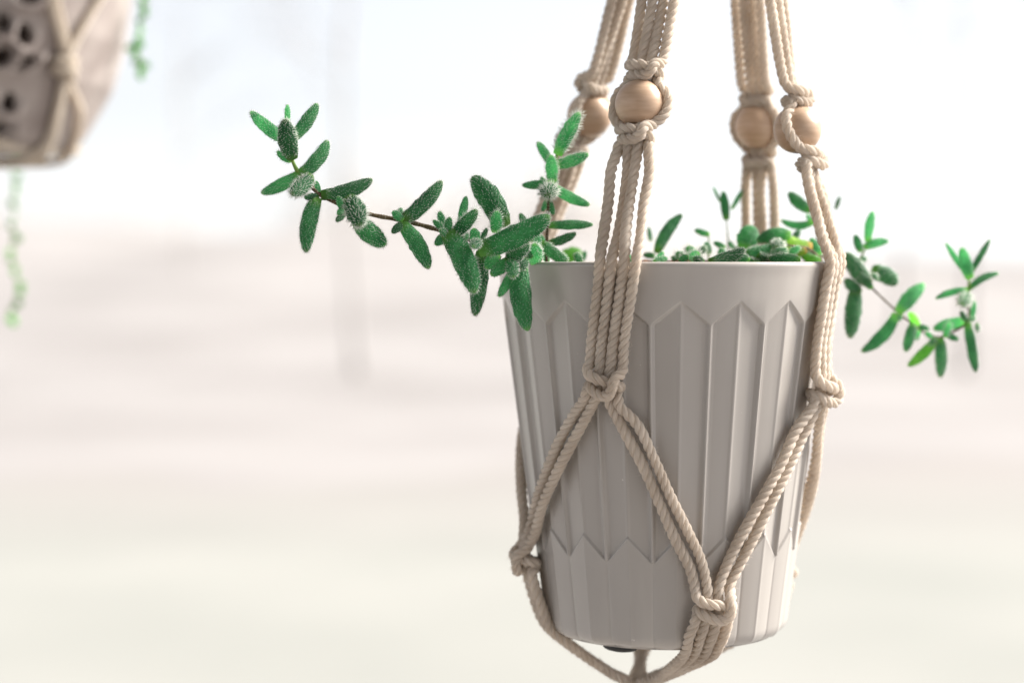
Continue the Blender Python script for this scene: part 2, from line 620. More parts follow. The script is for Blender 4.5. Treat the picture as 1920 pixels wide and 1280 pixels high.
def build_pot():
    NF, PH0 = 18, R(.3)
    # angles concentrated on folds and ribs
    us = np.array([-1, -.965, -.93, -.89, -.84, -.72, -.5, -.35, -.14, -.09, -.05, 0, .05, .09, .14, .35, .5, .72, .84, .89, .93, .965])
    th = (np.arange(NF)[:, None] * 2 + us[None] + 0).ravel() * (math.pi / NF) + PH0
    u = np.tile(us, NF)
    na = len(th)
    # depths below the rim
    rows = []

    def add(rad, z):
        rad = np.broadcast_to(rad, (na,))
        rows.append(np.stack([np.sin(th) * rad, -np.cos(th) * rad, -np.broadcast_to(z, (na,))], 1))
    # inner wall up from the inner floor, over the lip, then down the outside
    t_w = .0021
    for z in (.168, .12, .06, .012, .002):
        add(RIMR - SLOPE * z - t_w, z)
    add(RIMR - t_w + .0004, .0005)
    add(RIMR - t_w * .5, 0)
    add(RIMR - .0004, .0004)
    au = np.abs(u)
    ztop = .0165 + .0105 * au                  # picket tops: peak on the fold
    zbot = .1200 + .0115 * au                  # lower zigzag
    st = np.array([-.0004, 0, .0003, .0006, .0009, .0012, .0016, .0024])
    zr = [np.full(na, z) for z in (.0012, .0022, .004, .008, .012, .015)]
    zr += [ztop + d for d in st]
    zr += [(ztop + .0024) * (1 - f) + (zbot - .0012) * f for f in np.linspace(.06, .96, 18)]
    zr += [zbot + d for d in st]
    zr += [(zbot + .0024) * (1 - f) + .1655 * f for f in np.linspace(.1, 1, 9)]
    zr += [np.full(na, z) for z in (.1668, .1682, .1694, .1704, .1711, .1715)]
    for z in zr:
        r0 = RIMR - SLOPE * z + .0003 * (z < .003)
        inside = sm(-.0002, .0017, z - ztop) * (1 - sm(0, .0018, z - zbot)) * (1 - sm(.85, .985, au))
        rec = .0010 + (.0015 - .0003 * np.clip((z - .03) / .09, 0, 1)) * au
        rec = rec - .0005 * np.exp(-(u / .07) ** 2)          # crisp proud fold in the middle
        low = sm(.0, .0013, z - zbot)
        lowrec = .0011 * au - .0002 * np.exp(-(u / .06) ** 2) + .0002 * np.exp(-((au - 1) / .05) ** 2)
        rad = r0 - inside * rec - low * lowrec + .00022 * np.exp(-((z - zbot - .0014) / .0011) ** 2)
        edge = np.clip((z - .1660) / .0055, 0, 1)
        rad = rad - .0040 * (1 - np.sqrt(np.clip(1 - edge ** 2, 0, 1)))
        add(rad, z)
    zb = POTH
    rb = RIMR - SLOPE * .1715 - .0048
    add(rb, zb - .0003)
    add(rb - .004, zb)
    add(rb - .008, zb - .0022)
    V = np.concatenate(rows)
    nr = len(rows)
    i = np.arange(nr - 1)[:, None] * na
    j = np.arange(na)[None]
    k = (j + 1) % na
    q = np.stack([i + j, i + k, i + na + k, i + na + j], -1).reshape(-1, 4)[:, ::-1]
    c0 = len(V)
    V = np.vstack([V, [0, 0, -.168], [0, 0, -zb + .0022]])
    j = np.arange(na)
    k = (j + 1) % na
    tri = np.vstack([np.stack([np.full(na, c0), j, k], 1), np.stack([np.full(na, c0 + 1), (nr - 1) * na + k, (nr - 1) * na + j], 1)])
    return mesh_from("pot_body", V + POT, q, tri)


link("body", build_pot(), M_POT, pot)


def lens_mesh(c, ax, ay, az, sx, sy, sz, n=20, m=8, power=1.0):
    V, q = [], []
    for a in range(m + 1):
        p = -math.pi / 2 + math.pi * a / m
        for b in range(n):
            t = 2 * math.pi * b / n
            V.append(c + ax * (sx * math.cos(p) * math.cos(t)) + ay * (sy * math.cos(p) * math.sin(t)) + az * (sz * math.sin(p)))
    for a in range(m):
        for b in range(n):
            q.append((a * n + b, a * n + (b + 1) % n, (a + 1) * n + (b + 1) % n, (a + 1) * n + b))
    return np.array(V), np.array(q)


for ang in (-30, 90, 210):
    a = R(ang)
    rad = np.array([math.sin(a), -math.cos(a), 0])
    tan = np.array([math.cos(a), math.sin(a), 0])
    c = POT + rad * .0465 + np.array([0, 0, -POTH - .0006])
    V, q = lens_mesh(c, tan, rad, np.array([0, 0, 1.0]), .0085, .0045, .0022)
    link("foot", mesh_from("foot", V, q), M_DARK, pot)

# potting soil: a rough crumbly surface just under the rim
nrr, naa = 26, 90
rr = np.linspace(0, RIMR - .0035, nrr)
V = [[0, 0, 0]]
for a in range(1, nrr):
    for b in range(naa):
        t = 2 * math.pi * b / naa
        h = -.0075 + .006 * (1 - (rr[a] / RIMR) ** 2) + .0013 * math.sin(5 * t + 40 * rr[a]) + random.uniform(-.0012, .0016)
        V.append([math.sin(t) * rr[a], -math.cos(t) * rr[a], h])
V = np.array(V) + POT
tri = np.array([[0, 1 + b, 1 + (b + 1) % naa] for b in range(naa)])
q = np.array([[1 + a * naa + b, 1 + (a + 1) * naa + b, 1 + (a + 1) * naa + (b + 1) % naa, 1 + a * naa + (b + 1) % naa]
              for a in range(nrr - 2) for b in range(naa)])
so = link("potting_soil", mesh_from("soil", V, q, tri), M_SOIL, kind='stuff', label="brown potting soil just below the rim of the taupe pot")
so["category"] = "soil"

# ------------------------------------------------------------------ the macrame hanger
W = .0050                                   # cord diameter
APEX = POT + np.array([.024, .004, .285])
hang = thing("macrame_hanger", "beige twisted cord macrame hanger with wooden beads holding the taupe pot", "plant hanger",
             tuple(APEX))

GROUPS = [  # rim azimuth, mid knot azimuth and height, bead position
    dict(rim=-130, mid=-131, zm=CAMZ - .056, bead=at(1105, 216, .930)),
    dict(rim=-19.0, mid=-24.6, zm=CAMZ - .0530, bead=at(1200, 196, .832)),
    dict(rim=62.5, mid=60.5, zm=CAMZ - .0588, bead=at(1495, 243, .866)),
    dict(rim=140, mid=141, zm=CAMZ - .060, bead=at(1420, 237, .937)),
]
LOWS = [  # between group i and i+1
    dict(az=-79, z=CAMZ - .1385),
    dict(az=14.0, z=CAMZ - .1515),
    dict(az=116, z=CAMZ - .154),
    dict(az=186, z=CAMZ - .152),
]
GATHER = np.array([at(1200, 1278, .89)[0], .888, CAMZ - .2005])


def radial(az):
    a = R(az)
    return np.array([math.sin(a), -math.cos(a), 0])


def on_pot(az, z, lift=.52):
    rad = pot_r(z) + W * lift
    return np.array([PX, PY, 0]) + radial(az) * rad + np.array([0, 0, z])


class Frame:
    def __init__(s, c, t, n):
        s.c = np.asarray(c)
        s.t = unit(t)
        n = np.asarray(n, float)
        s.n = unit(n - s.t * n.dot(s.t))
        s.s = np.cross(s.n, s.t)

    def p(s, a, b, c, u=W):
        return s.c + u * (a * s.s + b * s.n + c * s.t)


# square knot, in cord diameters: (side, out, down)
KL = [(-1.60, .0, -1.35), (-1.62, .45, -.85), (-1.05, 1.1, -.52), (0, 1.32, -.38), (1.0, .85, -.12), (1.62, .15, .12), (1.2, -.5, .42),
      (0, -.62, .62), (-1.0, -.3, .75), (-1.55, .3, 1.0), (-1.6, .1, 1.6)]
KR = [(1.62, .0, -1.5), (1.70, .35, -1.1), (1.42, 1.15, -.72), (1.38, 1.55, -.05), (1.25, 1.5, .62), (.7, 1.38, .98), (-.2, 1.15, .92), (-1.05, .72, .62),
      (-1.4, .0, .45), (-.8, -.55, .4), (.2, -.62, .62), (1.15, -.35, .85), (1.6, .15, 1.15), (1.6, .1, 1.7)]
KF = [(-.52, .18, -1.4), (-.5, .25, -.6), (-.5, .25, .2), (-.52, .2, 1.2)]
KG = [(.52, .18, -1.4), (.5, .25, -.6), (.5, .25, .2), (.52, .2, 1.2)]


def knot(fr, k, ts=1.0, off=0.0, jit=None):
    src = (KL, KF, KG, KR)[k]
    ws = .9 if ts < .9 else .95
    return [fr.p(a * ws, b * ws + off, c * ts) for a, b, c in src]


cords = [[None] * 4 for _ in range(4)]     # upper run of every cord: apex to mid knot
mids = []
for gi, g in enumerate(GROUPS):
    bead = g['bead']
    rimp = on_pot(g['rim'], RIMZ, .68)
    n = radial(g['rim'] + (0, -9, 4, 0)[gi])
    top_dir = unit(bead - APEX)
    low_dir = unit(rimp - bead)
    fb = Frame(bead, top_dir * .5 + low_dir * .5, n)
    fk1 = Frame(bead - top_dir * W * 2.95, top_dir, n)
    fk2 = Frame(bead + low_dir * W * 3.12, low_dir, n)
    mid = on_pot(g['mid'], g['zm'], .6)
    sr = Frame(bead, top_dir, radial(g['rim'])).s
    upm = unit(mid - on_pot(g['rim'], RIMZ - .004, .6))
    fm = Frame(mid, upm, radial(g['mid']))
    mids.append(fm)
    g['frame'] = fb
    for k in range(4):
        so_ = (-1.5, -.52, .52, 1.5)[k]
        pts = []
        # apex bundle to the knot above the bead
        L = np.linalg.norm(bead - APEX)
        rb = [APEX + fk1.s * so_ * W * .5 + np.array([0, 0, .012])]
        for f in (.12, .35, .6, .8):
            c = APEX * (1 - f) + (bead - top_dir * W * 2.75) * f
            spread = .62 + .44 * f
            x = so_ * (.66 + .42 * f) if abs(so_) > 1 else so_ * .68
            rb.append(c + sr * x * W + fk1.n * W * (.12 * math.sin(3 * f + k + gi) + (0, .3, -.3, 0)[k]))
        pts += rb
        pts += knot(fk1, k, .68)
        # past the bead: fillers run through it, the outer cords round it
        if k in (1, 2):
            pts += [fb.p(so_ * .3, 0, -1.2), fb.p(so_ * .25, 0, 0), fb.p(so_ * .3, 0, 1.2)]
        else:
            sg = -1 if k == 0 else 1
            pts += [fb.p(sg * 2.35, -.15, -1.05), fb.p(sg * 2.55, -.3, 0), fb.p(sg * 2.35, -.15, 1.1)]
        pts += knot(fk2, k, .72)
        # spread down to the rim and lie on the pot
        st = bead + low_dir * W * 2.95
        spread = 1.12
        for f in (.28, .55, .8):
            c = st * (1 - f) + rimp * f
            pts.append(c + sr * so_ * W * ((1.16 - .10 * f if abs(so_) > 1 else .72 + .2 * f) + .05 * math.sin(f * 7 + gi)) + fk2.n * W * (.08 * math.sin(5 * f + k * 2) + (0, -.25, .25, 0)[k]))
        for z, f in ((RIMZ + .0005, 0.0), (RIMZ - .012, .25), (RIMZ - .025, .55), (RIMZ - .036, .8)):
            if z < g['zm'] + .011:
                continue
            az = g['rim'] * (1 - f) + g['mid'] * f
            c = on_pot(az, z, .60 + (.10 if z > RIMZ - .002 else 0))
            ss = np.cross(radial(az), np.array([0, 0, -1.0]))
            pts.append(c + ss * so_ * W * (1.07 - .06 * f) + radial(az) * W * (.16, -.12, .08, .12)[(k + gi) % 4] * (f > 0))
        pts += knot(fm, k, 1.0, .35)
        cords[gi][k] = pts

low_frames = []
for i, l in enumerate(LOWS):
    low_frames.append(Frame(on_pot(l['az'], l['z'], .6), np.array([0, 0, -1.0]) - radial(l['az']) * SLOPE, radial(l['az'])))


def unwrap(a, ref):
    while a - ref > 180:
        a -= 360
    while a - ref < -180:
        a += 360
    return a


def v_run(gi, k, li, slot):
    """from the mid knot of group gi along the pot to the low knot li, arriving in its slot"""
    fm, fl, g, l = mids[gi], low_frames[li], GROUPS[gi], LOWS[li]
    a0, a1 = g['mid'], unwrap(l['az'], g['mid'])
    pts = []
    side = (-.60, .60, -.60, .60)[k]
    d_az = 1 if a1 > a0 else -1
    z0, z1 = g['zm'], l['z']
    dirv = unit(on_pot(a1, z1) - on_pot(a0, z0))
    for f in (.2, .36, .52, .68, .82):
        az, z = a0 + (a1 - a0) * f, z0 + (z1 - z0) * f
        c = on_pot(az, z, .55)
        nn = radial(az)
        ss = np.cross(nn, dirv)
        ss = unit(ss - nn * ss.dot(nn))
        tight = 1.0 if f < .75 else .92
        wob = .10 * math.sin(f * 11 + gi * 2 + k)
        pts.append(c + ss * (side * tight + wob) * W + nn * .1 * W)
    pts += knot(fl, slot, 1.0, .35)
    # down over the bottom edge and in to the gathering knot
    so_ = (-1.5, -.5, .5, 1.5)[slot]
    zb = RIMZ - POTH
    azb = l['az'] * .93 if li == 1 else l['az']
    ns = radial(azb)
    ss = np.cross(ns, np.array([0, 0, -1.0]))
    if l['z'] - (zb + .004) > .016:
        zz = (l['z'] - .008 + zb) * .5
        pts.append(on_pot(azb, zz, .55) + ss * so_ * W * 1.08)
    pts.append(on_pot(azb, zb + .0035, .15) + ss * so_ * W * .98 - ns * .0008)
    e = np.array([PX, PY, zb - .0022]) + ns * .0505 + ss * so_ * W * .95
    pts.append(e)
    for f in (.35, .7):
        c = e * (1 - f) + (GATHER + ns * .004) * f
        pts.append(c - ss * so_ * W * .3 * f + np.array([0, 0, -.001 * math.sin(f * 3.1)]))
    pts.append(GATHER + ns * .0045 + ss * so_ * W * .35)
    pts.append(GATHER + ns * .0040 + ss * so_ * W * .3 + np.array([0, 0, -.012]))
    pts.append(GATHER + ns * .006 + ss * so_ * W * .5 + np.array([0, 0, -.045]))
    return pts


def ply_cord(pts, name, parent, width=W, pitch=2.3, step=.0008, material=M_CORD, fuzz=2000, seed=0, plies=3, sides=7):
    r = np.random.default_rng(seed)
    C = catmull(pts, 14)
    C, s = resample(C, step)
    ker = np.hanning(7)
    ker /= ker.sum()
    Cp = np.pad(C, ((3, 3), (0, 0)), mode='edge')
    C = np.stack([np.convolve(Cp[:, i], ker, 'valid') for i in range(3)], 1)
    T, N, B = frames(C)
    ph0 = r.uniform(0, 6.28)
    ph = ph0 + 2 * math.pi * s / (pitch * width) * 1.0 + .5 * np.sin(s * 55 + seed) + .6 * np.sin(s * 21 + 2 * seed)
    rad = width * .264 * (1 + .07 * np.sin(s * 130 + seed) + .04 * r.normal(size=len(s)).cumsum() / (len(s) ** .5))
    parts = []
    roots, dirs = [], []
    for k in range(plies):
        a = ph + 2 * math.pi * k / plies
        off = width * .250 * (np.cos(a)[:, None] * N + np.sin(a)[:, None] * B)
        Ck = C + off
        v, q, t, uv = tube_arrays(Ck, rad, sides, s=s)
        uv[:, 1] += k * 3.7 + seed * 1.3
        uv[:, 0] += k
        parts.append((v, q, t, uv))
    v, q, t, uv = join(parts)
    o = link(name, mesh_from(name, v, q, t, uv), material, parent)
    if fuzz:
        i = r.integers(0, len(C), fuzz)
        a = r.uniform(0, 2 * math.pi, fuzz)
        nrm = np.cos(a)[:, None] * N[i] + np.sin(a)[:, None] * B[i]
        P = C[i] + nrm * width * .44
        D = nrm * r.uniform(.25, 1, fuzz)[:, None] + T[i] * r.normal(0, .9, fuzz)[:, None]
        Vf, Tf = spikes(P, D, r.uniform(.0006, .0030, fuzz) * (width / W), np.full(fuzz, .00013))
        link("fuzz", mesh_from("fuzz", Vf, None, Tf), material, o, kind='stuff')
    return o


for gi in range(4):
    for k in range(4):
        if k >= 2:
            li, slot = gi, k - 2
        else:
            li, slot = (gi - 1) % 4, k + 2
        ply_cord(cords[gi][k] + v_run(gi, k, li, slot), "cord", hang, seed=gi * 4 + k)

# wooden beads with a real bore
for gi, g in enumerate(GROUPS):
    fb = g['frame']
    rb, bore = .01095, .0034
    prof = []
    for a in np.linspace(math.asin(bore / rb), math.pi - math.asin(bore / rb), 24):
        prof.append((rb * math.sin(a), -rb * math.cos(a)))
    prof += [(bore * .97, prof[-1][1] - .0006), (bore * .97, prof[0][1] + .0006)]
    n = 40
    V = [fb.c + fb.t * z + (fb.s * math.cos(2 * math.pi * b / n) + fb.n * math.sin(2 * math.pi * b / n)) * r_
         for r_, z in prof for b in range(n)]
    m_ = len(prof)
    q = [(a * n + b, a * n + (b + 1) % n, ((a + 1) % m_) * n + (b + 1) % n, ((a + 1) % m_) * n + b) for a in range(m_) for b in range(n)]
    link("bead", mesh_from("bead", np.array(V), np.array(q)), M_WOOD, hang)


def wrap(center, axis, rad, turns, name, parent, width=W, seed=0, fuzz=300, material=None):
    ax = unit(axis)
    a0 = np.array([1.0, 0, 0])
    e1 = unit(a0 - ax * a0.dot(ax))
    e2 = np.cross(ax, e1)
    pts = []
    for i in range(turns * 10 + 1):
        a = 2 * math.pi * i / 10
        pts.append(center + ax * width * .98 * (i / 10 - turns / 2) + (e1 * math.cos(a) + e2 * math.sin(a)) * rad)
    return ply_cord(pts, name, parent, width=width, seed=seed, fuzz=fuzz, material=material or M_CORD)


wrap(GATHER + np.array([0, 0, -.012]), (0, 0, 1), .0085, 3, "wrapping_cord", hang, seed=40)
wrap(APEX + np.array([0, 0, .004]), (0, 0, 1), .0085, 4, "wrapping_cord", hang, seed=41)

# ------------------------------------------------------------------ the succulent
plant = thing("succulent_plant", "trailing succulent with bristly green finger leaves spilling over the taupe pot", "succulent",
              tuple(POT + np.array([0, 0, -.004])))
PXM = .826 / F


def leaf_geo(b, t, wid, bend=0.0, thick=.72, seed=0, side=None, nl=18, ns=12, base=.12, pw=.46):
    b, t = np.asarray(b), np.asarray(t)
    ax = t - b
    L = np.linalg.norm(ax)
    view = unit((b + t) / 2 - CAMP)
    if side is None:
        side = np.cross(ax, view)
        if np.linalg.norm(side) < .3 * L:
            side = side + RT * L * .3
    side = unit(side - unit(ax) * np.dot(side, unit(ax)))
    u = np.linspace(0, 1, nl) ** .9
    u = 1 - (1 - u) ** 1.7
    mid = (b + t) / 2 + side * bend * L
    C = ((1 - u) ** 2)[:, None] * b + (2 * u * (1 - u))[:, None] * (2 * mid - (b + t) / 2) + (u ** 2)[:, None] * t
    T = np.gradient(C, axis=0)
    T /= np.linalg.norm(T, axis=1)[:, None] + 1e-12
    S = side[None] - T * (T @ side)[:, None]
    S /= np.linalg.norm(S, axis=1)[:, None]
    Nn = np.cross(T, S)
    f = np.sin(math.pi * (base + (1 - base) * u ** 1.12)) ** pw
    f[-1] = 0.02
    r = np.random.default_rng(seed)
    a = np.linspace(0, 2 * math.pi, ns, endpoint=False)
    lump = 1 + .05 * r.normal(size=(nl, ns))
    V = C[:, None] + (f[:, None] * wid * .5 * lump)[..., None] * (np.cos(a)[None, :, None] * S[:, None] + thick * np.sin(a)[None, :, None] * Nn[:, None])
    uv = np.stack(np.broadcast_arrays((a / 6.2832)[None], u[:, None]), -1).reshape(-1, 2)
    i = np.arange(nl - 1)[:, None] * ns
    j = np.arange(ns)[None]
    k = (j + 1) % ns
    q = np.stack([i + j, i + k, i + ns + k, i + ns + j], -1).reshape(-1, 4)
    V = V.reshape(-1, 3)
    c0 = len(V)
    V = np.vstack([V, C[0], C[-1] + T[-1] * wid * .03])
    uv = np.vstack([uv, [.5, 0], [.5, 1]])
    j = np.arange(ns)
    k = (j + 1) % ns
    tri = np.vstack([np.stack([np.full(ns, c0), k, j], 1), np.stack([np.full(ns, c0 + 1), (nl - 1) * ns + j, (nl - 1) * ns + k], 1)])
    # bristle roots
    area = L * wid * 1e6
    nb = int(min(420, max(50, area * 2.1)))
    g = (np.arange(nb) + .5) / nb
    uu = .08 + .92 * g
    aa = (np.arange(nb) * 2.39996 + r.uniform(0, .5, nb))
    ci = np.stack([np.interp(uu, u, C[:, d]) for d in range(3)], 1)
    ti = np.stack([np.interp(uu, u, T[:, d]) for d in range(3)], 1)
    si = np.stack([np.interp(uu, u, S[:, d]) for d in range(3)], 1)
    ni = np.cross(ti, si)
    fi = np.interp(uu, u, f) * wid * .5
    nr = np.cos(aa)[:, None] * si + thick * np.sin(aa)[:, None] * ni
    P = ci + nr * (fi * .96)[:, None]
    out = np.cos(aa)[:, None] * si + np.sin(aa)[:, None] / thick * ni
    out /= np.linalg.norm(out, axis=1)[:, None]
    D = out + ti * (.35 + .9 * np.clip(uu - .8, 0, 1) * 5)[:, None] + r.normal(0, .18, (nb, 3))
    return (V, q, tri, uv), (P, D)


leaf_no = [0]


def leaf(bx, by, tx, ty, wpx, d, dd=0.0, bend=0.0, hair=1.0, m=None, thick=.72, parent=None, label=None, base=.12):
    """a leaf seen from (bx,by) to (tx,ty), wpx wide, its base at depth d and its tip dd farther"""
    leaf_no[0] += 1
    b, t = at(bx, by, d), at(tx, ty, d + dd)
    wid = wpx * (d + dd * .5) / F * 1.02
    (V, q, tri, uv), (P, D) = leaf_geo(b, t, wid, bend, thick, leaf_no[0], base=base)
    o = link("leaf", mesh_from("leaf", V, q, tri, uv), m or (M_LEAF if wpx >= 29 and hair >= .5 else M_SLIM), parent or plant, label=label)
    if hair > 0:
        r = np.random.default_rng(leaf_no[0] + 500)
        Lh = r.uniform(.0009, .0016, len(P)) * hair
        Vh, Th = spikes(P, D, Lh, np.full(len(P), .00033))
        link("bristles", mesh_from("bristles", Vh, None, Th), M_BRIS, o, kind='stuff')
    return o


def stem(pts, rad_px, m=M_STEM, hair=True, taper=.5):
    P = np.array([at(*p) for p in pts])
    C, s = resample(catmull(P, 12), .0012)
    f = s / s[-1]
    rad = rad_px * PXM * (1 - taper * f) * (1 + .10 * np.sin(s * 900))
    v, q, t, uv = tube_arrays(C, rad, 8, s=s)
    o = link("stem", mesh_from("stem", v, q, t, uv), m, plant)
    if hair:
        r = np.random.default_rng(int(pts[0][0]))
        n = int(s[-1] / .00016)
        T, N, B = frames(C)
        i = r.integers(0, len(C), n)
        a = r.uniform(0, 6.283, n)
        nr = np.cos(a)[:, None] * N[i] + np.sin(a)[:, None] * B[i]
        Vh, Th = spikes(C[i] + nr * rad[i][:, None] * .9, nr + r.normal(0, .25, (n, 3)), r.uniform(.0003, .0009, n), np.full(n, .00016))
        link("bristles", mesh_from("bristles", Vh, None, Th), M_BRIS, o, kind='stuff')
    return o


# --- long stem trailing to the left
stem([(1012, 505, .868), (985, 478, .846), (945, 466, .838), (905, 458, .834), (870, 446, .832), (832, 434, .830), (762, 415, .828), (690, 401, .826),
      (642, 385, .825), (597, 363, .824), (575, 340, .824), (561, 327, .824)], 5.3, taper=.3)
stem([(561, 327, .824), (552, 310, .823), (546, 294, .822), (543, 265, .823), (540, 240, .824)], 4.2, M_GSTEM, hair=False)
A = .824
LEFT = [
    # bx,by,tx,ty,w,d,dd,bend,hair
    (543, 268, 470, 209, 24, A, .004, .04, .85), (539, 232, 539, 196, 11, A + .006, .002, 0, .8), (545, 262, 595, 194, 25, A, .003, -.05, .85),
    (548, 297, 534, 224, 35, A - .002, -.011, .02, 1.1), (546, 302, 520, 283, 13, A, -.003, .08, 1.3), (562, 327, 614, 263, 27, A, .003, -.10, .9),
    (563, 325, 490, 362, 24, A, .002, .04, .8), (582, 331, 546, 364, 30, A - .003, -.016, .03, 1.5), (577, 338, 582, 322, 13, A, .003, 0, 1.4),
    (572, 333, 565, 322, 12, A + .004, .003, 0, 1.0),
    (602, 366, 698, 336, 28, A, .004, -.07, .7), (598, 364, 592, 339, 12, A, .002, 0, .5), (598, 368, 570, 370, 14, A, -.002, 0, .5),
    (594, 370, 574, 473, 31, A, -.003, -.05, .9), (586, 380, 575, 392, 10, A + .004, .002, 0, .8),
    (646, 394, 634, 368, 14, A, -.003, .05, .6), (646, 390, 633, 403, 13, A, -.002, 0, .6), (647, 400, 630, 415, 12, A, -.003, 0, .7),
    (654, 372, 674, 424, 38, A - .006, -.013, .05, 1.7), (660, 384, 660, 360, 13, A + .004, .004, 0, .9),
    (668, 412, 724, 459, 37, A, .003, -.04, 1.0),
    (754, 414, 828, 339, 29, A + .001, .004, -.06, .8), (752, 418, 804, 504, 31, A + .001, -.003, .05, .7),
    (756, 414, 736, 396, 16, A, .001, 0, .6), (754, 418, 735, 437, 15, A, -.003, 0, .6), (748, 408, 752, 390, 12, A + .004, .004, 0, .9),
    # node by x 835
    (833, 432, 824, 396, 15, A + .002, .001, 0, 1.2), (834, 432, 812, 413, 12, A, -.003, 0, .7), (838, 438, 843, 407, 15, A - .002, -.005, 0, 1.1),
    (839, 438, 816, 459, 18, A, -.004, 0, .6), (846, 442, 894, 393, 25, A + .001, -.006, -.04, 1.8), (862, 428, 874, 368, 16, A + .008, .004, 0, .6),
    (838, 436, 889, 550, 44, A - .002, -.010, .06, 1.15), (836, 440, 826, 430, 14, A - .003, -.006, 0, .9),
    # node by x 895
    (945, 424, 886, 331, 45, A + .010, .006, -.04, .9), (898, 468, 1031, 404, 43, A - .001, -.008, -.05, 1.25), (902, 470, 890, 592, 31, A + .008, .006, .02, .8),
    (893, 456, 888, 428, 20, A - .001, -.004, 0, .7), (896, 452, 888, 462, 22, A - .006, -.012, 0, .8), (929, 436, 932, 395, 22, A + .003, -.003, 0, 1.5),
    (872, 452, 877, 436, 9, A + .002, .002, 0, 1.0), (902, 452, 913, 428, 10, A + .006, .003, 0, 1.0),
    # cluster hanging over the rim
    (932, 478, 911, 503, 24, A + .004, -.004, 0, .8), (950, 488, 920, 515, 23, A + .004, -.006, .05, .7), (958, 486, 963, 520, 24, A + .003, -.010, 0, 1.0),
    (962, 505, 935, 556, 18, A + .008, .0, .03, .9), (976, 486, 990, 620, 39, A + .008, -.004, -.05, .7), (954, 492, 992, 455, 31, A + .004, -.004, .06, 1.1),
    (1004, 494, 1002, 457, 28, A + .018, -.010, 0, 1.2), (940, 470, 921, 460, 20, A + .006, -.004, 0, 1.0), (972, 478, 948, 462, 20, A + .010, -.004, 0, .9),
    (985, 486, 975, 505, 20, A + .008, -.006, 0, .9), (925, 470, 936, 492, 16, A + .008, -.002, 0, .9), (1008, 466, 1006, 430, 15, A + .020, .002, 0, .6),
    (990, 474, 968, 450, 16, A + .018, .002, 0, .9), (998, 480, 978, 470, 17, A + .012, -.004, 0, .9),
    (915, 476, 903, 500, 12, A + .010, .002, 0, .9), (1000, 452, 975, 400, 16, A + .024, .004, 0, .8),
]
for a_ in LEFT:
    leaf(*a_)

# --- upright stem left of the front cords
Bd = .862
stem([(1025, 505, Bd + .005), (1025, 470, Bd), (1026, 430, Bd), (1028, 385, Bd), (1031, 350, Bd), (1036, 325, Bd)], 3.2, taper=.25)
stem([(1036, 325, Bd), (1040, 305, Bd), (1046, 286, Bd)], 3.0, M_GSTEM, hair=False, taper=.1)
UPR = [
    (1029, 422, 1112, 421, 18, Bd, .004, .0, .4), (1029, 456, 1080, 437, 17, Bd, .002, -.05, .7), (1014, 455, 1064, 490, 22, Bd - .008, -.002, -.04, 1.0),
    (1026, 374, 1017, 397, 10, Bd, .002, 0, .5), (1029, 374, 1038, 403, 12, Bd, .002, 0, .5), (1031, 350, 1027, 366, 33, Bd - .006, -.016, 0, 1.9),
    (1030, 343, 979, 347, 16, Bd, .002, .03, .6), (1034, 348, 1106, 384, 20, Bd, .002, -.05, .6), (1036, 340, 1033, 291, 23, Bd - .004, -.008, 0, 1.1),
    (1036, 310, 1008, 266, 17, Bd, .001, 0, 1.0), (1040, 309, 1103, 288, 22, Bd, .0, -.05, 1.2), (1045, 290, 1087, 211, 27, Bd - .004, -.004, .02, 2.2),
    (1024, 346, 1014, 332, 9, Bd + .004, .002, 0, .8), (1036, 346, 1046, 338, 9, Bd + .003, .001, 0, .8), (1022, 465, 1012, 440, 13, Bd + .004, 0, 0, .8),
    (1027, 490, 1016, 472, 14, Bd + .004, -.003, 0, .8),
]
for a_ in UPR:
    leaf(*a_)

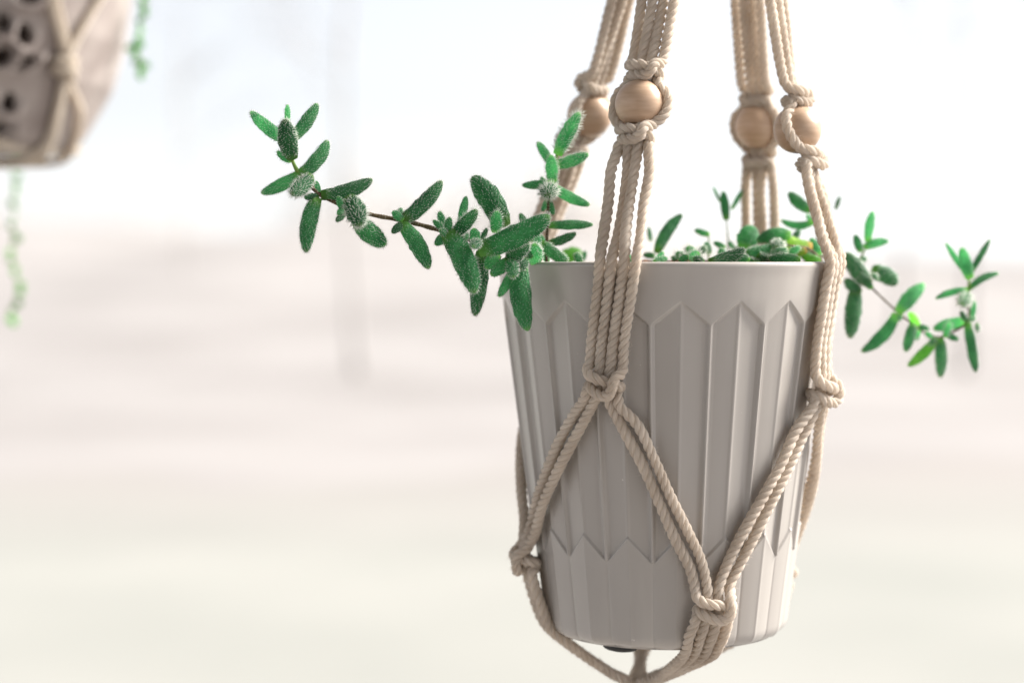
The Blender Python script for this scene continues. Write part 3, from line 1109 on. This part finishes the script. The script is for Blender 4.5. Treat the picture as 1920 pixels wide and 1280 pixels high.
# --- leaves and short stems inside the pot
stem([(1364, 500, .945), (1365, 455, .945), (1362, 410, .945)], 2.2, M_GSTEM, hair=False)
stem([(1326, 500, .925), (1330, 462, .925), (1328, 440, .925)], 2.6, M_GSTEM, hair=False)
stem([(1545, 494, .915), (1516, 466, .905), (1490, 462, .900), (1462, 458, .897), (1430, 470, .893), (1400, 484, .890)], 3.2, hair=False)
stem([(1542, 494, .93), (1533, 450, .93), (1526, 415, .93), (1515, 388, .93)], 2.4, hair=False)
stem([(1240, 498, .92), (1236, 470, .92)], 2.6, M_GSTEM, hair=False)
INS = [
    (1232, 474, 1279, 402, 23, .92, .006, .07, .3), (1220, 452, 1216, 425, 9, .955, .0, 0, .4), (1228, 480, 1206, 477, 12, .91, 0, 0, .8),
    (1362, 412, 1356, 358, 17, .945, .003, 0, .3), (1372, 392, 1395, 352, 9, .945, .004, 0, .3), (1350, 378, 1337, 350, 6, .945, .004, 0, .3),
    (1330, 440, 1302, 431, 12, .925, .002, 0, .7), (1330, 476, 1324, 453, 14, .915, 0, 0, .6), (1360, 464, 1338, 454, 11, .92, 0, 0, .6),
    (1330, 491, 1396, 467, 23, .845, .004, -.06, .9), (1396, 466, 1412, 424, 40, .91, .004, .02, .3), (1452, 466, 1399, 472, 22, .875, -.004, .04, .9),
    (1482, 442, 1420, 454, 26, .905, .0, -.12, .4), (1462, 456, 1455, 462, 25, .885, -.014, 0, 1.4), (1500, 486, 1440, 484, 19, .86, -.002, 0, .8),
    (1538, 478, 1520, 446, 17, .92, .002, 0, .5), (1520, 394, 1479, 360, 23, .93, .003, .06, .5), (1526, 416, 1464, 412, 15, .93, .004, .14, .4),
    (1520, 414, 1513, 402, 9, .93, .004, 0, .6), (1476, 480, 1500, 462, 14, .88, 0, 0, .9), (1420, 478, 1446, 490, 16, .87, 0, 0, .9),
    (1300, 478, 1290, 463, 18, .885, -.010, 0, 1.9), (1310, 478, 1322, 462, 14, .895, 0, 0, 1.8), (1285, 484, 1268, 474, 15, .885, -.006, 0, 1.7),
    (1296, 486, 1310, 474, 20, .872, -.010, 0, 1.8), (1275, 488, 1290, 480, 14, .868, -.006, 0, 1.8), (1318, 490, 1300, 484, 15, .865, -.006, 0, 1.5),
    (1380, 470, 1366, 452, 9, .93, .002, 0, .9), (1372, 474, 1392, 460, 9, .925, .002, 0, 1.4), (1400, 480, 1382, 466, 12, .91, 0, 0, 1.2),
    (1440, 488, 1476, 468, 22, .87, .002, .04, .9), (1405, 490, 1372, 478, 19, .865, .0, 0, .9), (1500, 474, 1536, 458, 19, .92, .003, .05, .6),
    (1395, 484, 1430, 462, 24, .90, .003, -.05, .8), (1360, 488, 1350, 466, 17, .90, 0, 0, .9), (1530, 488, 1500, 470, 20, .91, .0, .05, .5),
    (1445, 460, 1432, 436, 16, .925, .002, 0, .6), (1486, 452, 1500, 430, 13, .935, .002, 0, .5),
    (1086, 492, 1080, 474, 13, .93, 0, 0, .4), (1092, 490, 1098, 470, 9, .93, 0, 0, .4), (1064, 490, 1050, 476, 12, .90, 0, 0, .8),
]
for a_ in INS:
    leaf(*a_)
leaf(1522, 466, 1462, 444, 33, .912, -.002, .10, .2, M_YLEAF, label="yellowing leaf with a reddish base")
leaf(1512, 468, 1478, 481, 17, .895, 0, 0, .2, M_YLEAF, label="yellowing leaf low by the pot rim")
leaf(1538, 490, 1504, 480, 18, .90, 0, 0, .3, M_YGREEN, label="yellow green leaf beside the brown stem")
leaf(1046, 494, 1092, 474, 30, .945, 0, .1, .2, M_YGREEN, label="pale yellow green leaf at the back of the pot")
r_ = np.random.default_rng(77)
for _ in range(14):
    x = r_.uniform(1030, 1530)
    d_ = r_.uniform(.87, .945)
    y = 492 + r_.uniform(-2, 3)
    leaf(x, y, x + r_.normal(0, 16), y - r_.uniform(8, 20), r_.uniform(9, 14), d_, r_.normal(0, .005), r_.normal(0, .05), r_.uniform(.7, 1.2))

# --- stem cascading to the right, behind the right cords
Cd = .930
stem([(1500, 500, .915), (1560, 478, .925), (1600, 506, Cd), (1632, 537, Cd + .002), (1683, 585, Cd + .004), (1714, 609, Cd + .004), (1740, 628, Cd + .003), (1765, 632, Cd + .002)],
     2.8, taper=.3)
stem([(1765, 632, Cd + .002), (1790, 620, Cd + .002), (1812, 605, Cd + .001), (1817, 572, Cd), (1816, 542, Cd)], 2.6, taper=.2)
stem([(1816, 542, Cd), (1817, 525, Cd), (1816, 508, Cd)], 3.0, M_GSTEM, hair=False, taper=.1)
stem([(1598, 505, Cd), (1612, 486, Cd), (1622, 466, Cd), (1627, 450, Cd)], 2.8, M_GSTEM, hair=False)
RGT = [
    (1627, 453, 1637, 396, 18, Cd, .002, .03, .4), (1614, 472, 1603, 440, 15, Cd, .001, 0, .6), (1620, 464, 1666, 452, 17, Cd, .0, .06, .5),
    (1567, 392, 1575, 368, 9, .95, .004, 0, .3), (1628, 532, 1586, 474, 31, Cd - .004, -.008, .02, 1.1), (1612, 548, 1584, 524, 21, Cd - .004, -.004, 0, 1.0),
    (1604, 540, 1594, 634, 31, Cd - .004, -.004, .0, .7), (1636, 506, 1682, 533, 32, Cd, .004, .06, .6), (1646, 524, 1636, 514, 10, Cd - .006, -.004, 0, 1.2),
    (1596, 500, 1580, 480, 20, Cd, 0, 0, 1.3), (1612, 492, 1624, 482, 11, Cd, 0, 0, .9), (1634, 540, 1612, 512, 16, Cd - .006, -.004, 0, .7),
    (1684, 586, 1733, 532, 27, Cd + .003, .004, .03, .3), (1681, 588, 1615, 659, 24, Cd + .003, .0, .09, .3), (1690, 592, 1684, 600, 10, Cd + .002, -.002, 0, .3),
    (1713, 606, 1698, 659, 20, Cd + .002, -.004, .0, .6), (1722, 611, 1743, 617, 11, Cd + .002, .0, 0, .4), (1724, 618, 1718, 638, 9, Cd + .006, .003, 0, 1.0),
    (1762, 634, 1763, 707, 22, Cd, -.003, .03, 1.2), (1774, 627, 1797, 637, 12, Cd, -.002, 0, .5), (1812, 602, 1750, 617, 22, Cd + .004, .002, -.03, .4),
    (1814, 604, 1830, 698, 20, Cd + .001, .002, .0, .3), (1772, 632, 1781, 604, 13, Cd - .002, -.003, 0, 1.3), (1821, 602, 1828, 564, 11, Cd + .003, .002, 0, .3),
    (1812, 602, 1801, 583, 11, Cd, -.002, 0, .9), (1815, 600, 1830, 596, 8, Cd, .0, 0, .4), (1814, 552, 1804, 570, 24, Cd - .004, -.014, 0, 2.0),
    (1816, 543, 1754, 560, 13, Cd, .001, -.06, .3), (1816, 543, 1873, 512, 14, Cd, .002, .09, .3), (1818, 522, 1803, 464, 23, Cd - .001, -.004, 0, .3),
    (1810, 512, 1773, 455, 11, Cd, .002, 0, .5), (1820, 512, 1857, 448, 12, Cd, .002, 0, .5), (1748, 634, 1736, 622, 10, Cd, -.002, 0, 1.0),
    (1832, 606, 1834, 622, 8, Cd + .006, .002, 0, 1.0), (1756, 634, 1742, 646, 11, Cd - .002, -.002, 0, 1.0),
]
for a_ in RGT:
    leaf(*a_)
leaf(1722, 610, 1705, 585, 15, Cd + .003, .001, 0, .3, M_YGREEN)
leaf(1754, 636, 1702, 686, 20, Cd, .002, .05, .4, M_YGREEN, label="yellow green leaf on the right hand stem")

# ------------------------------------------------------------------ blurred hanging pot at the upper left
D2 = 1.30
P2 = at(-35, 290, D2)
M_CERAM = noise_mat("grey_brown_ceramic", (.25, .21, .195), (.40, .35, .325), 30, .5, .3, dist=.002)
pot2 = thing("hanging_pot", "grey brown ceramic hanging pot pierced with lipped holes at upper left", "hanging pot", tuple(P2))
prof_z = np.array([0, .003, .010, .022, .045, .075, .105, .135])
prof_r = np.array([.050, .0615, .0685, .076, .089, .0975, .102, .1045])
holes = []
for px, py, hw, hh, tilt in ((47, 62, 11, 17, .1), (49, 117, 19, 8, -.45), (29, 188, 11, 14, .2), (0, 108, 16, 12, -.4), (5, 236, 10, 7, -.5), (40, 236, 8, 5, -.3),
                             (48, -6, 16, 12, 0), (2, 45, 11, 16, .1), (-40, 80, 14, 14, 0), (-35, 170, 12, 13, 0), (-80, 120, 14, 14, 0)):
    d_ = D2 - .088
    p = at(px, py, d_) - P2
    holes.append((math.atan2(p[0], -p[1]), p[2], hw * 1.35 * d_ / F, hh * 1.3 * d_ / F, tilt))
for k in range(6):     # the pattern goes on round the unseen side
    for z in (.05, .09, .115):
        holes.append((R(135 + 18 * k + (15 if z == .09 else 0)), z, .0042, .005, 0))
na, nz = 260, 96
tt = np.linspace(-math.pi, math.pi, na, endpoint=False)
zz = np.linspace(.0, .135, nz)
TH, ZZ = np.meshgrid(tt, zz)
RR = np.interp(ZZ, prof_z, prof_r)
cut = np.zeros_like(TH)
for th0, z0, hw, hh, tilt in holes:
    dx = ((TH - th0 + math.pi) % (2 * math.pi) - math.pi) * RR
    dz = ZZ - z0
    a = dx * math.cos(tilt) - dz * math.sin(tilt)
    b = dx * math.sin(tilt) + dz * math.cos(tilt)
    e = (a / hw) ** 2 + (b / hh) ** 2
    cut = np.maximum(cut, e < 1)
    rim_ = np.exp(-((np.sqrt(e) - 1.45) / .45) ** 2)
    RR = RR + .0085 * rim_ * np.clip(.05 - b / (hh * 1.4) + .35 * a / hw, 0, 1)
V = np.stack([np.sin(TH) * RR, -np.cos(TH) * RR, ZZ], -1).reshape(-1, 3) + P2
i, j = np.meshgrid(np.arange(nz - 1), np.arange(na), indexing='ij')
k = (j + 1) % na
keep = (cut[i, j] + cut[i, k] + cut[i + 1, j] + cut[i + 1, k]) < 3
q = np.stack([i * na + j, i * na + k, (i + 1) * na + k, (i + 1) * na + j], -1)[keep]
body2 = link("body", mesh_from("body", V, q), M_CERAM, pot2)
md = body2.modifiers.new("wall", 'SOLIDIFY')
md.thickness = .005
md.offset = -1
V, q = lens_mesh(P2 + np.array([0, 0, .0045]), np.array([1.0, 0, 0]), np.array([0, 1.0, 0]), np.array([0, 0, 1.0]), .056, .056, .004, 40, 6)
link("base", mesh_from("base", V, q), M_CERAM, pot2)
ts = np.linspace(0, 2 * math.pi, 40, endpoint=False)
V = np.array([[0, 0, 0]] + [[math.sin(t) * .092, -math.cos(t) * .092, random.uniform(-.003, .003)] for t in ts]) + P2 + np.array([0, 0, .112])
o2 = link("growing_medium", mesh_from("growing_medium", V, None, np.array([[0, 1 + (b + 1) % 40, 1 + b] for b in range(40)])), M_SOIL, pot2)

hang2 = thing("macrame_hanger", "cream cord hanger under the pierced ceramic pot at upper left", "plant hanger", tuple(P2 + np.array([0, 0, .2])))
M_CORD2 = make_cord_mat("cream_cord", (.60, .53, .45), (.78, .72, .63))


def surf2(px, py, lift=.004, d=None):
    """where the ray through the pixel meets the ceramic pot, lifted off it"""
    best = None
    for dd in np.linspace(D2 - .12, D2 + .02, 400):
        p = at(px, py, dd) - P2
        rad = math.hypot(p[0], p[1])
        if rad < np.interp(p[2], prof_z, prof_r) + lift:
            return at(px, py, dd)
    return at(px, py, D2 - .01)


c2 = .0058
KN = surf2(122, 128, .006)
runs = [
    [at(70, -90, D2 - .11), surf2(92, -10, .006), surf2(108, 50), surf2(120, 100), KN, surf2(120, 160), surf2(112, 210), surf2(98, 262), P2 + np.array([.05, -.035, -.004]), P2 + np.array([0, 0, -.006])],
    [at(78, -90, D2 - .11), surf2(104, -10, .006), surf2(117, 50), surf2(128, 100), KN + np.array([.005, 0, .002]), surf2(129, 150), surf2(150, 210, .0045), surf2(140, 265, .003), P2 + np.array([.055, .0, -.004]), P2 + np.array([0, 0, -.007])],
    [at(215, -70, D2 - .05), at(190, -8, D2 - .052), surf2(165, 35, .004), surf2(143, 75), KN + np.array([.002, -.004, .003]), surf2(116, 165, .005), surf2(105, 215, .005), surf2(88, 266), P2 + np.array([.042, -.04, -.005]), P2 + np.array([0, 0, -.008])],
    [surf2(-130, 180), surf2(-60, 235), surf2(0, 268), surf2(40, 278, .003), surf2(90, 283, .003), surf2(128, 287, .003), P2 + np.array([.062, .02, .004]), P2 + np.array([.03, .06, .01])],
    [surf2(-130, 190), surf2(-60, 245), surf2(-10, 276, .004), P2 + np.array([-.0, -.058, -.003]), P2 + np.array([.0, 0, -.007])],
]
for k_, pts in enumerate(runs):
    ply_cord(pts, "cord", hang2, width=c2, seed=60 + k_, material=M_CORD2, fuzz=0, step=.0014, sides=6)
wrap(KN + np.array([0, -.001, 0]), (.15, 0, 1), .0062, 2, "knot", hang2, width=c2, seed=70, fuzz=0, material=M_CORD2)
# the cords gather below the ceramic pot
ply_cord([P2 + np.array([0, 0, -.006]), P2 + np.array([0, 0, -.02]), P2 + np.array([.004, 0, -.05])], "tassel", hang2, width=.012, seed=71, material=M_CORD2, fuzz=0, step=.0014)

plant2 = thing("trailing_plant", "blurred string plant with tiny pale green leaves trailing from the ceramic pot", "houseplant", tuple(P2 + np.array([0, 0, .115])))
M_VLEAF = make_leaf_mat("vine_leaf", (.07, .24, .05), (.14, .34, .08), (.3, .45, .12), tl=.5)
for vi, (pts, n, lo) in enumerate((
        ([(230, -60, D2 + .01), (262, -30, D2), (270, 10, D2 - .01), (262, 50, D2 - .01), (258, 90, D2 - .01), (264, 130, D2 - .01)], 30, .1),
        ([(10, -60, D2 + .11), (14, 120, D2 + .12), (22, 300, D2 + .11), (26, 380, D2 + .1), (24, 470, D2 + .1), (32, 545, D2 + .1), (14, 600, D2 + .1)], 24, .44))):
    P = np.array([at(*p) for p in pts])
    C, s = resample(catmull(P, 12), .002)
    v, q, t, uv = tube_arrays(C, .0004, 6, s=s)
    link("vine", mesh_from("vine", v, q, t, uv), M_GSTEM, plant2)
    r = np.random.default_rng(90 + vi)
    for k in range(n):
        u = lo + (1 - lo) * (k + .5) / n
        c = np.array([np.interp(u * s[-1], s, C[:, i]) for i in range(3)])
        d = unit(r.normal(0, 1, 3) * np.array([1, .8, .6]) + np.array([0, 0, -.2]))
        (V, q, tri, uv), _ = leaf_geo(c, c + d * r.uniform(.004, .0075) * (.7 + .6 * u), r.uniform(.003, .0052) * (.7 + .6 * u), 0, .6, k, nl=8, ns=8)
        link("leaf", mesh_from("leaf", V, q, tri, uv), M_VLEAF, plant2)
